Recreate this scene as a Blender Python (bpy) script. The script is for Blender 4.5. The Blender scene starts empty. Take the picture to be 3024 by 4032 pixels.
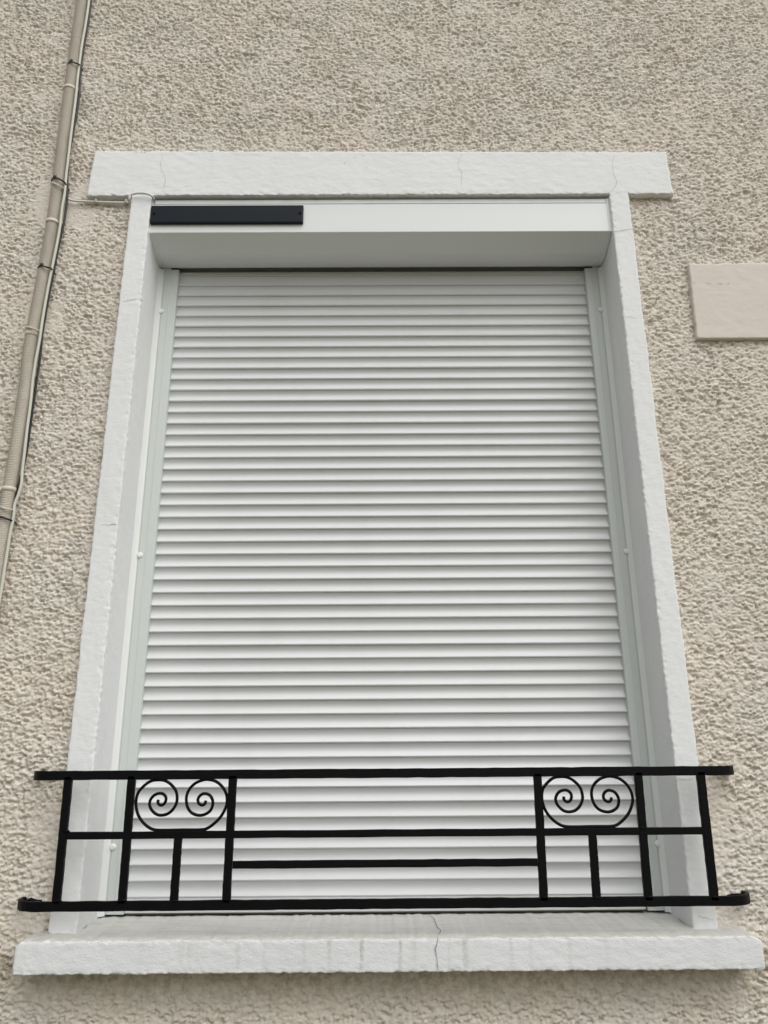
import bpy, math, random
import numpy as np
from mathutils import Vector, Matrix

random.seed(7)
rng = np.random.default_rng(11)
scene = bpy.context.scene
COL = scene.collection
H = 1.70                      # eye height above the pavement; all z values below are given relative to it

# ------------------------------------------------------------------ camera
F, PITCH, YAW, ROLL = 3042.3, 0.3075, 0.0045, -0.0067
def basis():
    cy, sy, cp, sp = math.cos(YAW), math.sin(YAW), math.cos(PITCH), math.sin(PITCH)
    fw = np.array([sy*cp, cy*cp, sp]); r = np.array([cy, -sy, 0.0]); u = np.cross(r, fw)
    c, s = math.cos(ROLL), math.sin(ROLL)
    return c*r + s*u, -s*r + c*u, fw
RR, UU, FF = basis()
cam_d = bpy.data.cameras.new('camera'); cam = bpy.data.objects.new('camera', cam_d); COL.objects.link(cam)
cam_d.sensor_fit = 'HORIZONTAL'; cam_d.sensor_width = 36.0; cam_d.lens = F/3024*36.0
cam_d.clip_start = 0.05; cam_d.clip_end = 500
M4 = Matrix(((RR[0], UU[0], -FF[0], 0), (RR[1], UU[1], -FF[1], 0), (RR[2], UU[2], -FF[2], H), (0, 0, 0, 1)))
cam.matrix_world = M4
scene.camera = cam
scene.render.resolution_x, scene.render.resolution_y = 768, 1024

def at(px, py, Y):
    """point of the vertical plane at distance Y that the photograph shows at (px, py); z relative to the eye"""
    d = FF + (px-1512)/F*RR - (py-2016)/F*UU
    d = d/d[1]*Y
    return (float(d[0]), float(Y), float(d[2]))

# ------------------------------------------------------------------ world, sun, exposure
SUN_EL, SUN_AZ = math.radians(54), math.radians(32)      # azimuth to the right of the view's back
w = bpy.data.worlds.new('World'); scene.world = w; w.use_nodes = True
nt = w.node_tree; bg = nt.nodes['Background']
sky = nt.nodes.new('ShaderNodeTexSky'); sky.sky_type = 'NISHITA'; sky.sun_disc = False
sky.sun_elevation = SUN_EL; sky.sun_rotation = math.pi - SUN_AZ
sky.air_density = 1.0; sky.dust_density = 4.0; sky.ozone_density = 1.0
hs = nt.nodes.new('ShaderNodeHueSaturation'); hs.inputs['Saturation'].default_value = 0.16
nt.links.new(sky.outputs[0], hs.inputs['Color']); nt.links.new(hs.outputs[0], bg.inputs[0])
bg.inputs[1].default_value = 0.134
sl = bpy.data.lights.new('sun', 'SUN'); sun = bpy.data.objects.new('sun', sl); COL.objects.link(sun)
sl.energy = 1.18; sl.angle = math.radians(78); sl.color = (1.0, 0.99, 0.965)
sd = Vector((math.sin(SUN_AZ)*math.cos(SUN_EL), -math.cos(SUN_AZ)*math.cos(SUN_EL), math.sin(SUN_EL)))
sun.rotation_euler = sd.to_track_quat('Z', 'Y').to_euler(); sun.location = (2, -4, 8)
vs = scene.view_settings
vs.view_transform = 'Standard'; vs.look = 'None'; vs.exposure = 0.08; vs.gamma = 1.0; vs.use_curve_mapping = False

# ------------------------------------------------------------------ materials
def mat(name, col, rough=0.6, spec=0.4, metal=0.0):
    m = bpy.data.materials.new(name); m.use_nodes = True
    b = m.node_tree.nodes['Principled BSDF']
    b.inputs['Base Color'].default_value = (*col, 1); b.inputs['Roughness'].default_value = rough
    b.inputs['Specular IOR Level'].default_value = spec; b.inputs['Metallic'].default_value = metal
    return m, m.node_tree, b
def N(t, typ, **kw):
    n = t.nodes.new(typ)
    for k, v in kw.items():
        if hasattr(n, k) and k not in n.inputs: setattr(n, k, v)
        else: n.inputs[k].default_value = v
    return n
def geo_pos(t, scale=(1, 1, 1)):
    g = t.nodes.new('ShaderNodeNewGeometry'); m = t.nodes.new('ShaderNodeMapping'); m.inputs['Scale'].default_value = scale
    t.links.new(g.outputs['Position'], m.inputs['Vector']); return m.outputs[0]
def noise(t, vec, scale, detail=3, rough=0.55, dist=0.0):
    n = N(t, 'ShaderNodeTexNoise', Scale=scale, Detail=detail, Roughness=rough, Distortion=dist)
    t.links.new(vec, n.inputs['Vector']); return n.outputs['Fac']
def ramp(t, fac, a, b, c0=0.0, c1=1.0):
    n = t.nodes.new('ShaderNodeMapRange'); n.inputs['From Min'].default_value = a; n.inputs['From Max'].default_value = b
    n.inputs['To Min'].default_value = c0; n.inputs['To Max'].default_value = c1
    t.links.new(fac, n.inputs['Value']); return n.outputs[0]
def mix(t, fac, a, b, blend='MIX'):
    n = t.nodes.new('ShaderNodeMix'); n.data_type = 'RGBA'; n.blend_type = blend
    for s, v in ((n.inputs[6], a), (n.inputs[7], b)):
        if isinstance(v, tuple): s.default_value = (*v, 1)
        else: t.links.new(v, s)
    if isinstance(fac, (int, float)): n.inputs[0].default_value = fac
    else: t.links.new(fac, n.inputs[0])
    return n.outputs[2]
def mth(t, op, a, b=None):
    n = t.nodes.new('ShaderNodeMath'); n.operation = op
    for i, v in enumerate((a, b)):
        if v is None: continue
        if isinstance(v, (int, float)): n.inputs[i].default_value = v
        else: t.links.new(v, n.inputs[i])
    return n.outputs[0]
def bump(t, b, h, strength, dist):
    n = t.nodes.new('ShaderNodeBump'); n.inputs['Strength'].default_value = strength; n.inputs['Distance'].default_value = dist
    t.links.new(h, n.inputs['Height']); t.links.new(n.outputs[0], b.inputs['Normal'])

# roughcast
STUCCO, t, b = mat('stucco', (0.5, 0.45, 0.37), 0.92, 0.15)
p = geo_pos(t)
c = mix(t, ramp(t, noise(t, p, 4.5, 4), 0.42, 0.62), (0.705, 0.643, 0.558), (0.680, 0.642, 0.572))
c = mix(t, ramp(t, noise(t, p, 1.3, 3, 0.6), 0.45, 0.62, 0, 0.5), c, (0.69, 0.635, 0.54))
c = mix(t, ramp(t, noise(t, p, 19, 4, 0.7), 0.56, 0.70, 0, 0.45), c, (0.70, 0.70, 0.65))
c = mix(t, ramp(t, noise(t, p, 260, 3, 0.6), 0.35, 0.7, 0.0, 0.35), c, (0.66, 0.60, 0.52))
# dirt splashes under the sill (ragged band), deepened to paint in the sill's shadow
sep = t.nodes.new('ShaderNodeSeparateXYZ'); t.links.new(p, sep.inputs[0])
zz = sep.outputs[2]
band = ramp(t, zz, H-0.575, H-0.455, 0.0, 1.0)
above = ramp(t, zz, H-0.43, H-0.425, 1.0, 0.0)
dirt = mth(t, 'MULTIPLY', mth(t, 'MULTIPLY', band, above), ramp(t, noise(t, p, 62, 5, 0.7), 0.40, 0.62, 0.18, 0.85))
c = mix(t, dirt, c, (0.27, 0.225, 0.14))  # brown of the stain, also darkening the wall as painted sill shade
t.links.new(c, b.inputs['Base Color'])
bump(t, b, noise(t, p, 260, 5, 0.7), 0.6, 0.0026)

def white_plaster(name, base, dirtc, rough=0.75, streaks=(), topdirt=False, bstr=0.22):
    m, t, b = mat(name, base, rough, 0.3)
    p = geo_pos(t)
    c = mix(t, ramp(t, noise(t, p, 5, 4, 0.6), 0.4, 0.7, 0, 0.55), base, tuple(x*0.93 for x in base))
    pv = geo_pos(t, (26, 26, 3.0))
    c = mix(t, ramp(t, noise(t, pv, 1.0, 4, 0.6), 0.56, 0.78, 0, 0.30), c, dirtc)
    c = mix(t, ramp(t, noise(t, p, 210, 2, 0.5), 0.74, 0.80, 0, 0.55), c, (0.34, 0.31, 0.27))
    if streaks:
        s = t.nodes.new('ShaderNodeSeparateXYZ'); t.links.new(p, s.inputs[0])
        wob = ramp(t, noise(t, p, 55, 2), 0, 1, -0.0035, 0.0035)
        xx = mth(t, 'ADD', s.outputs[0], wob); tot = None
        for sx, wd, st in streaks:
            d = mth(t, 'ABSOLUTE', mth(t, 'SUBTRACT', xx, sx))
            v = ramp(t, d, wd*0.3, wd, st, 0.0)
            tot = v if tot is None else mth(t, 'MAXIMUM', tot, v)
        front = ramp(t, s.outputs[1], 1.948, 1.944, 0.0, 1.0)
        fade = ramp(t, s.outputs[2], H-0.46, H-0.385, 0.30, 1.0)
        tot = mth(t, 'MULTIPLY', mth(t, 'MULTIPLY', tot, front), mth(t, 'MULTIPLY', fade, ramp(t, noise(t, p, 110, 4, 0.7), 0.35, 0.65, 0.25, 1.1)))
        c = mix(t, tot, c, (0.36, 0.35, 0.31))
    if topdirt:
        s = t.nodes.new('ShaderNodeSeparateXYZ'); t.links.new(p, s.inputs[0])
        n_ = t.nodes.new('ShaderNodeNewGeometry'); s2 = t.nodes.new('ShaderNodeSeparateXYZ'); t.links.new(n_.outputs['True Normal'], s2.inputs[0])
        up = ramp(t, s2.outputs[2], 0.35, 0.75)
        ph = geo_pos(t, (9, 60, 60))
        d1 = ramp(t, noise(t, ph, 1.0, 5, 0.7), 0.50, 0.72, 0.0, 0.7)
        edge = ramp(t, s.outputs[1], 1.995, 1.955, 0.0, 1.0)
        d2 = mth(t, 'MULTIPLY', edge, ramp(t, noise(t, p, 38, 5, 0.75), 0.38, 0.62, 0.1, 0.8))
        c = mix(t, mth(t, 'MULTIPLY', up, mth(t, 'MAXIMUM', d1, d2)), c, (0.33, 0.31, 0.26))
        c = mix(t, mth(t, 'MULTIPLY', up, 0.6), c, (0.50, 0.485, 0.43))
    t.links.new(c, b.inputs['Base Color'])
    ph = geo_pos(t, (0.55, 0.8, 1.0))
    h = mth(t, 'ADD', mth(t, 'MULTIPLY', noise(t, ph, 60, 4, 0.6), 1.0), mth(t, 'MULTIPLY', noise(t, p, 240, 3, 0.6), 0.35))
    bump(t, b, h, bstr, 0.006)
    return m
stx = [(at(900+x*0.7233, 3760, 1.938)[0], wd, st) for x, wd, st in
       ((50, .007, .45), (195, .006, .22), (410, .007, .30), (548, .007, .45), (725, .007, .8), (935, .006, .65), (1010, .006, .2),
        (1200, .005, .25), (1290, .009, .75), (1540, .007, .3), (1650, .006, .25), (1860, .007, .3), (2060, .006, .2), (-260, .012, .3), (-215, .010, .28), (-480, .01, .15))]
WHITE = white_plaster('white_masonry_paint', (0.79, 0.80, 0.80), (0.66, 0.67, 0.66))
SILLM = white_plaster('weathered_sill_paint', (0.72, 0.735, 0.74), (0.58, 0.59, 0.57), streaks=stx, topdirt=True, bstr=0.30)
CREAM = white_plaster('smooth_cream_render', (0.68, 0.625, 0.56), (0.62, 0.57, 0.51), rough=0.85, bstr=0.15)

ALU, t, b = mat('white_lacquered_aluminium', (0.675, 0.69, 0.685), 0.42, 0.5)
p = geo_pos(t, (1, 1, 5)); bump(t, b, noise(t, p, 120, 3, 0.6), 0.10, 0.0012)
c = mix(t, ramp(t, noise(t, geo_pos(t, (7, 7, 2.0)), 1.0, 4, 0.65), 0.48, 0.72, 0, 0.5), (0.645, 0.66, 0.66), (0.60, 0.61, 0.60))
t.links.new(c, b.inputs['Base Color'])
BOXM, t, b = mat('white_lacquered_box', (0.72, 0.75, 0.74), 0.38, 0.5)
GUIDE, t, b = mat('pale_grey_green_guide', (0.60, 0.635, 0.61), 0.5, 0.45)
SEAL, t, b = mat('white_sealant', (0.80, 0.82, 0.80), 0.45, 0.5)
CAPM, t, b = mat('white_plastic_cap', (0.78, 0.82, 0.78), 0.35, 0.5)
DARK, t, b = mat('dark_gap', (0.09, 0.085, 0.065), 0.8, 0.1)
HOLE, t, b = mat('screw_hole_black', (0.003, 0.003, 0.004), 0.8, 0.1)
RAILG, t, b = mat('grey_metal_lip', (0.20, 0.205, 0.195), 0.4, 0.5, 0.3)
BLACK, t, b = mat('black_iron_paint', (0.0025, 0.0025, 0.003), 0.5, 0.12)
p = geo_pos(t); bump(t, b, noise(t, p, 140, 4, 0.65), 0.35, 0.0025)
t.links.new(ramp(t, noise(t, p, 60, 3), 0.3, 0.7, 0.4, 0.65), b.inputs['Roughness'])
PANEL, t, b = mat('solar_panel_glass', (0.012, 0.017, 0.026), 0.35, 0.12)
p = geo_pos(t)
# faint cell columns
s = t.nodes.new('ShaderNodeSeparateXYZ'); t.links.new(p, s.inputs[0])
fr = mth(t, 'FRACT', mth(t, 'MULTIPLY', s.outputs[0], 1/0.0078))
t.links.new(mix(t, ramp(t, fr, 0.02, 0.10), (0.015, 0.020, 0.026), (0.009, 0.013, 0.018)), b.inputs['Base Color'])
PBODY, t, b = mat('black_panel_frame', (0.004, 0.005, 0.008), 0.4, 0.25)
CONDUIT, t, b = mat('beige_grey_conduit_plastic', (0.47, 0.43, 0.365), 0.6, 0.35)
p = geo_pos(t)
c = mix(t, ramp(t, noise(t, p, 14, 4), 0.4, 0.7, 0, 0.6), (0.62, 0.575, 0.495), (0.54, 0.51, 0.44))
c = mix(t, ramp(t, noise(t, geo_pos(t, (60, 60, 9)), 1.0, 4), 0.55, 0.75, 0, 0.5), c, (0.34, 0.31, 0.26))
t.links.new(c, b.inputs['Base Color'])
WCAB, t, b = mat('off_white_cable_sheath', (0.60, 0.61, 0.53), 0.5, 0.4)
GCAB, t, b = mat('painted_cable_sheath', (0.70, 0.70, 0.67), 0.55, 0.4)
BCAB, t, b = mat('black_cable_sheath', (0.008, 0.008, 0.011), 0.4, 0.4)
TIEW, t, b = mat('aged_white_nylon', (0.56, 0.54, 0.45), 0.5, 0.4)
CRK, t, b = mat('crack_dirt', (0.15, 0.145, 0.13), 0.95, 0.05)
CRKL, t, b = mat('hairline_crack', (0.38, 0.38, 0.37), 0.95, 0.05)
GROUND, t, b = mat('pavement_asphalt', (0.16, 0.155, 0.12), 0.9, 0.2)
p = geo_pos(t)
t.links.new(mix(t, ramp(t, noise(t, p, 3, 6, 0.7), 0.35, 0.65), (0.12, 0.108, 0.066), (0.145, 0.13, 0.082)), b.inputs['Base Color'])
ROOM, t, b = mat('dark_room', (0.03, 0.03, 0.03), 0.9, 0.1)

# ------------------------------------------------------------------ object helpers
def link(name, me, parent=None):
    o = bpy.data.objects.new(name, me); COL.objects.link(o)
    if parent is not None: o.parent = parent
    return o
def empty(name, loc, label, cat, group=None):
    o = bpy.data.objects.new(name, None); COL.objects.link(o); o.location = loc; o.empty_display_size = 0.1
    o['label'] = label; o['category'] = cat
    if group: o['group'] = group
    return o
def tag(o, label, cat, group=None):
    o['label'] = label; o['category'] = cat
    if group: o['group'] = group
    return o
def place(o):
    """put a mesh built in scene coordinates under its parent without moving it"""
    if o.parent is not None:
        P = Matrix.Translation(o.parent.location)
        if o.parent.parent is not None: P = Matrix.Translation(o.parent.parent.location) @ P
        o.location = -P.translation
    return o
def mesh(name, verts, faces, m, parent=None, smooth=False, lift=True):
    me = bpy.data.meshes.new(name)
    if lift: verts = [(v[0], v[1], v[2]+H) for v in verts]
    me.from_pydata(verts, [], faces)
    me.materials.append(m); me.validate()
    if smooth:
        me.polygons.foreach_set('use_smooth', [True]*len(me.polygons))
    me.update()
    o = link(name, me, parent); return place(o)
def grid_mesh(name, P, m, parent=None, keep=None, smooth=True, flip=False, extra=None):
    """P: (nv, nu, 3) numpy array of points; keep: (nv-1, nu-1) mask of the cells that exist"""
    nv, nu = P.shape[:2]
    idx = np.arange(nv*nu).reshape(nv, nu)
    q = np.stack([idx[:-1, :-1], idx[:-1, 1:], idx[1:, 1:], idx[1:, :-1]], -1)
    q = q[keep] if keep is not None else q.reshape(-1, 4)
    if flip: q = q[:, ::-1]
    used = np.unique(q); remap = -np.ones(nv*nu, int); remap[used] = np.arange(len(used))
    V = P.reshape(-1, 3)[used].copy(); V[:, 2] += H; q = remap[q]
    if extra is not None:
        ev, ef = extra; ev = np.array(ev, float); ev[:, 2] += H
        q = np.vstack([q, np.array(ef)+len(V)]); V = np.vstack([V, ev])
    me = bpy.data.meshes.new(name)
    me.vertices.add(len(V)); me.vertices.foreach_set('co', V.astype(np.float32).ravel())
    me.loops.add(len(q)*4); me.loops.foreach_set('vertex_index', q.astype(np.int32).ravel())
    me.polygons.add(len(q)); me.polygons.foreach_set('loop_start', (np.arange(len(q))*4).astype(np.int32))
    me.polygons.foreach_set('use_smooth', np.full(len(q), smooth))
    me.update(calc_edges=True); me.materials.append(m)
    o = link(name, me, parent); return place(o)
def box(name, x0, x1, y0, y1, z0, z1, m, parent=None, bev=0.0, smooth=False):
    v = [(x, y, z) for x in (x0, x1) for y in (y0, y1) for z in (z0, z1)]
    f = [(0, 1, 3, 2), (4, 6, 7, 5), (0, 4, 5, 1), (2, 3, 7, 6), (0, 2, 6, 4), (1, 5, 7, 3)]
    o = mesh(name, v, f, m, parent, smooth)
    if bev: bevel(o, bev)
    return o
def bevel(o, wd, seg=2):
    md = o.modifiers.new('bevel', 'BEVEL'); md.width = wd; md.segments = seg; md.limit_method = 'ANGLE'
    md.angle_limit = math.radians(35)
def extrude_x(name, prof, x0, x1, m, parent=None, closed=True, smooth=False, caps=True, tilt=0.0):
    """profile of (Y, Z) swept along x"""
    n = len(prof); v = [(x0, a, c) for a, c in prof] + [(x1, a, c) for a, c in prof]
    f = [(i, (i+1) % n, n+(i+1) % n, n+i) for i in range(n if closed else n-1)]
    if closed and caps: f += [tuple(range(n))[::-1], tuple(range(n, 2*n))]
    return mesh(name, v, f, m, parent, smooth)
def catmull(pts, k=8):
    P = [np.array(q, float) for q in pts]; out = []
    for i in range(len(P)-1):
        a, b_, c_, d = P[max(i-1, 0)], P[i], P[i+1], P[min(i+2, len(P)-1)]
        for j in range(k):
            s = j/k
            out.append(0.5*((2*b_)+(-a+c_)*s+(2*a-5*b_+4*c_-d)*s*s+(-a+3*b_-3*c_+d)*s**3))
    out.append(P[-1]); return out
def tube_data(path, rad, sides=10, radf=None, squash=1.0):
    V = []; Fc = []; n = len(path); path = [np.array(q, float) for q in path]
    prev = None
    for i, q in enumerate(path):
        tg = path[min(i+1, n-1)]-path[max(i-1, 0)]; tg /= np.linalg.norm(tg)+1e-12
        ref = np.array([0, 1.0, 0]) if abs(tg[1]) < 0.9 else np.array([1.0, 0, 0])
        a = np.cross(tg, ref); a /= np.linalg.norm(a); bb = np.cross(a, tg)
        if prev is not None and np.dot(a, prev) < 0: a, bb = -a, -bb
        prev = a
        rr = rad if radf is None else radf(i)
        for k in range(sides):
            an = 2*math.pi*k/sides
            V.append(tuple(q + rr*(math.cos(an)*a + squash*math.sin(an)*bb)))
    for i in range(n-1):
        for k in range(sides):
            k2 = (k+1) % sides
            Fc.append((i*sides+k, i*sides+k2, (i+1)*sides+k2, (i+1)*sides+k))
    Fc.append(tuple(range(sides))[::-1]); Fc.append(tuple((n-1)*sides+k for k in range(sides)))
    return V, Fc
def tube(name, path, rad, m, parent=None, sides=10, radf=None, smooth=True, squash=1.0):
    V, Fc = tube_data(path, rad, sides, radf, squash)
    return mesh(name, V, Fc, m, parent, smooth)

# ------------------------------------------------------------------ vectorised noise
def vnoise(x, y, seed):
    r = np.random.default_rng(seed).random((257, 257))
    xi = np.floor(x).astype(int); yi = np.floor(y).astype(int)
    fx = x-xi; fy = y-yi; fx = fx*fx*fx*(fx*(fx*6-15)+10); fy = fy*fy*fy*(fy*(fy*6-15)+10)
    a = r[xi % 257, yi % 257]; b_ = r[(xi+1) % 257, yi % 257]; c_ = r[xi % 257, (yi+1) % 257]; d = r[(xi+1) % 257, (yi+1) % 257]
    return (a*(1-fx)+b_*fx)*(1-fy)+(c_*(1-fx)+d*fx)*fy*1.0
def fbm(x, y, seed, octs=4, g=0.5):
    s = np.zeros_like(x); a = 1.0; tot = 0
    for o in range(octs):
        s += a*vnoise(x*2**o+17*o, y*2**o-9*o, seed+o); tot += a; a *= g
    return s/tot-0.5
def lumps(x, y, seed, rad=0.85):
    """heaps of thrown mortar: a rounded lump round each jittered lattice point, the highest one wins"""
    g = np.random.default_rng(seed); R = g.random((3, 512, 512))
    xi = np.floor(x).astype(int); yi = np.floor(y).astype(int); best = np.zeros_like(x)
    for dx in (-1, 0, 1):
        for dy in (-1, 0, 1):
            cx, cy = (xi+dx) % 512, (yi+dy) % 512
            px = xi+dx+0.1+0.8*R[0][cx, cy]; py = yi+dy+0.1+0.8*R[1][cx, cy]; hh = 0.35+0.65*R[2][cx, cy]
            d2 = ((x-px)**2+(y-py)**2)/(rad*rad*(0.55+0.45*hh))
            best = np.maximum(best, hh*np.sqrt(np.clip(1-d2, 0, 1)))
    return best

# ------------------------------------------------------------------ ground
gr = mesh('ground', [(-80, -80, 0), (80, -80, 0), (80, 80, 0), (-80, 80, 0)], [(0, 1, 2, 3)], GROUND, lift=False)
gr['kind'] = 'structure'

# ------------------------------------------------------------------ the wall
WY = 2.022            # mean face of the roughcast
wall = empty('house_wall', (0, WY, 0), 'beige roughcast house wall with white painted window surround and sill', 'wall')
STEP = 0.0025
xs = np.arange(-1.49, 1.49, STEP); zs = np.arange(-0.69, 2.63, STEP)
X, Z = np.meshgrid(xs, zs)
wx = fbm(X*70, Z*70, 3, 2)*0.0055; wz = fbm(X*70, Z*70, 31, 2)*0.0045
xx, zz_ = X+wx, Z+wz
h = 0.0050*lumps(xx/0.0125, zz_/0.0085, 5, 0.80)
h += 0.0026*lumps(xx/0.0062+40, zz_/0.0048+11, 6, 0.75)
h += 0.0022*fbm(xx*60, zz_*80, 8, 2)
h += 0.0026*fbm(xx*190, zz_*240, 14, 2)
def holes(sx, sz, seed, lo, hi):
    n_ = 0.68*vnoise(xx/sx, zz_/sz, seed)+0.32*vnoise(xx/sx*2.1+9, zz_/sz*2.1+5, seed+1)
    q = np.clip((hi-n_)/(hi-lo), 0, 1); return q*q*(3-2*q)
h -= 0.0060*holes(0.0105, 0.0066, 60, 0.225, 0.39)
h -= 0.0034*holes(0.0055, 0.0042, 64, 0.215, 0.37)
h -= 0.0060*np.clip(lumps(xx/0.021+70, zz_/0.016+31, 9, 0.26)-0.2, 0, 1)
h += 0.0024
h += 0.0065*fbm(X*7, Z*7, 21, 3)
big = 0.72+0.75*np.clip(fbm(X*9, Z*12, 77, 3)+0.30, 0, 0.9)
amp = np.clip(big, 0.45, 1.15)
flat = 0.0050
def patch(px, py, rx, ry, k, rot=0.0):
    """hand-smoothed repair: centre and radii in photograph pixels, turned into metres on the wall"""
    global amp
    c0 = at(px, py, WY); cx = at(px+rx, py, WY); cz = at(px, py-ry, WY)
    a, b_ = abs(cx[0]-c0[0]), abs(cz[2]-c0[2])
    dx, dz = X-c0[0], Z-c0[2]
    if rot: dx, dz = dx*math.cos(rot)+dz*math.sin(rot), -dx*math.sin(rot)+dz*math.cos(rot)
    d = np.sqrt((dx/a)**2+(dz/b_)**2)+fbm(X*28, Z*28, 91, 3)*0.9
    mk = np.clip((1.15-d)/0.35, 0, 1); amp = amp*(1-mk)+amp*k*mk
patch(190, 800, 75, 95, 0.20); patch(310, 850, 85, 50, 0.22); patch(330, 760, 50, 28, 0.25); patch(260, 810, 60, 40, 0.25)
patch(140, 1180, 34, 200, 0.55); patch(205, 1250, 50, 60, 0.35)
patch(2800, 3230, 70, 210, 0.45); patch(2870, 3010, 60, 45, 0.5); patch(2850, 3610, 90, 60, 0.35)
patch(190, 3300, 70, 180, 0.5); patch(120, 3620, 80, 60, 0.35)
under = np.clip((Z+0.56)/0.07, 0, 1)*(Z < -0.44)*(np.abs(X) < 0.86)
amp = amp*(1-0.62*under)
disp = flat+(h-flat)*amp-0.0045
# keep the field clear behind the surround
P = np.stack([X, WY-disp, Z], -1)
def cellmask():
    xc = (X[:-1, :-1]+X[1:, 1:])/2; zc = (Z[:-1, :-1]+Z[1:, 1:])/2
    hole = (np.abs(xc-0.003) < 0.742) & (zc > -0.42) & (zc < 1.80)
    return ~hole
xa, xb, za, zb = float(xs[0]), float(xs[-1]), float(zs[0]), float(zs[-1])
ev = [(-9, WY, -H-0.05), (9, WY, -H-0.05), (9, WY, za+.004), (-9, WY, za+.004), (-9, WY, zb-.004), (9, WY, zb-.004), (9, WY, 6), (-9, WY, 6),
      (-9, WY, za+.004), (xa+.004, WY, za+.004), (xa+.004, WY, zb-.004), (-9, WY, zb-.004), (xb-.004, WY, za+.004), (9, WY, za+.004), (9, WY, zb-.004), (xb-.004, WY, zb-.004)]
ef = [(0, 1, 2, 3), (4, 5, 6, 7), (8, 9, 10, 11), (12, 13, 14, 15)]
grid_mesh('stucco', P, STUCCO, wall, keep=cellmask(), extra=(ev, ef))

# trims -------------------------------------------------------------
def prof_resample(prof, step, rounds):
    """polyline of (a, b) with rounded corners, resampled every step"""
    pts = [np.array(prof[0], float)]
    for i in range(1, len(prof)-1):
        p0, p1, p2 = map(lambda q: np.array(q, float), (prof[i-1], prof[i], prof[i+1])); r = rounds[i-1]
        u = (p0-p1)/np.linalg.norm(p0-p1); v_ = (p2-p1)/np.linalg.norm(p2-p1)
        for k in range(5):
            s = k/4; pts.append((1-s)**2*(p1+u*r)+2*s*(1-s)*p1+s*s*(p1+v_*r))
    pts.append(np.array(prof[-1], float))
    out = [pts[0]]
    for a, c_ in zip(pts[:-1], pts[1:]):
        n = max(1, int(round(np.linalg.norm(c_-a)/step)))
        for k in range(1, n+1): out.append(a+(c_-a)*k/n)
    return np.array(out)
def edge_near(pr, corners, rad):
    d = np.min([np.hypot(pr[:, 0]-c_[0], pr[:, 1]-c_[1]) for c_ in corners], axis=0)
    return np.clip(1-d/rad, 0, 1)
def normals2(pr):
    tg = np.gradient(pr, axis=0); tg /= np.linalg.norm(tg, axis=1)[:, None]+1e-9
    return np.stack([tg[:, 1], -tg[:, 0]], 1)

ZS0 = -0.40; ZL = 1.6752
def jamb(name, xo_of, xi_of, side, seed):
    zr = np.arange(ZS0, 1.70, 0.004)
    step = 0.0045
    base = prof_resample([(0, 2.035), (0, 2.0), (1, 2.0), (1, 2.30)], 10, [0, 0])
    # work in real sizes: s runs outer back -> front -> inner back
    w0 = 0.066
    pr = prof_resample([(0, 2.035), (0, 2.0), (w0, 2.0), (w0, 2.30)], step, [0.004, 0.005])
    nr = normals2(pr); U = np.arange(len(pr))*step
    UU_, ZZ = np.meshgrid(U, zr)
    n1 = fbm(UU_*60, ZZ*40, seed, 4); n2 = fbm(UU_*220, ZZ*160, seed+5, 2)
    e = edge_near(pr, [(w0, 2.0)], 0.016)[None, :]; eo = edge_near(pr, [(0, 2.0)], 0.012)[None, :]
    chip = np.clip(fbm(UU_*110, ZZ*150, seed+9, 3)-0.10, 0, 1)*e*0.015
    d = 0.0012*n1+0.0005*n2+0.0026*e*fbm(UU_*120, ZZ*140, seed+3, 3)-chip
    a = pr[None, :, 0]+nr[None, :, 0]*(-d)*(-1 if False else 1)
    # outward normal check: the front face (Y=2.0) must move towards -Y for d>0
    sgn = -1.0 if nr[np.argmin(np.abs(pr[:, 1]-2.0)+np.abs(pr[:, 0]-w0/2)), 1] > 0 else 1.0
    a = pr[None, :, 0]+sgn*nr[None, :, 0]*d; yv = pr[None, :, 1]+sgn*nr[None, :, 1]*d
    wob = 0.0040*fbm(ZZ*90, ZZ*0+seed, seed+20, 3)+0.004*fbm(ZZ*9, ZZ*0+3, seed+27, 2)
    a = a+wob*(1-np.clip(pr[None, :, 0]/w0, 0, 1))
    wobi = 0.0032*fbm(ZZ*110, ZZ*0+seed, seed+40, 3)
    a = a+wobi*np.clip(pr[None, :, 0]/w0, 0, 1)*np.clip((2.03-pr[None, :, 1])/0.03, 0, 1)
    xo = xo_of(ZZ); xi = xi_of(ZZ)
    xw = xo+(xi-xo)*a/w0
    Pm = np.stack([xw, yv, ZZ], -1)
    return grid_mesh(name, Pm, WHITE, wall, flip=(side > 0))
jl = jamb('jamb', lambda z: -0.7747-0.0035*(1.7-z)/2.1+0.002, lambda z: -0.7098+0*z, -1, 101)
jl['label'] = 'white painted left jamb with lumpy inner arris'
jr = jamb('jamb', lambda z: 0.780+0*z, lambda z: 0.7221-0.002+0*z, 1, 163)
jr['label'] = 'white painted right jamb with lumpy inner arris'

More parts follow.
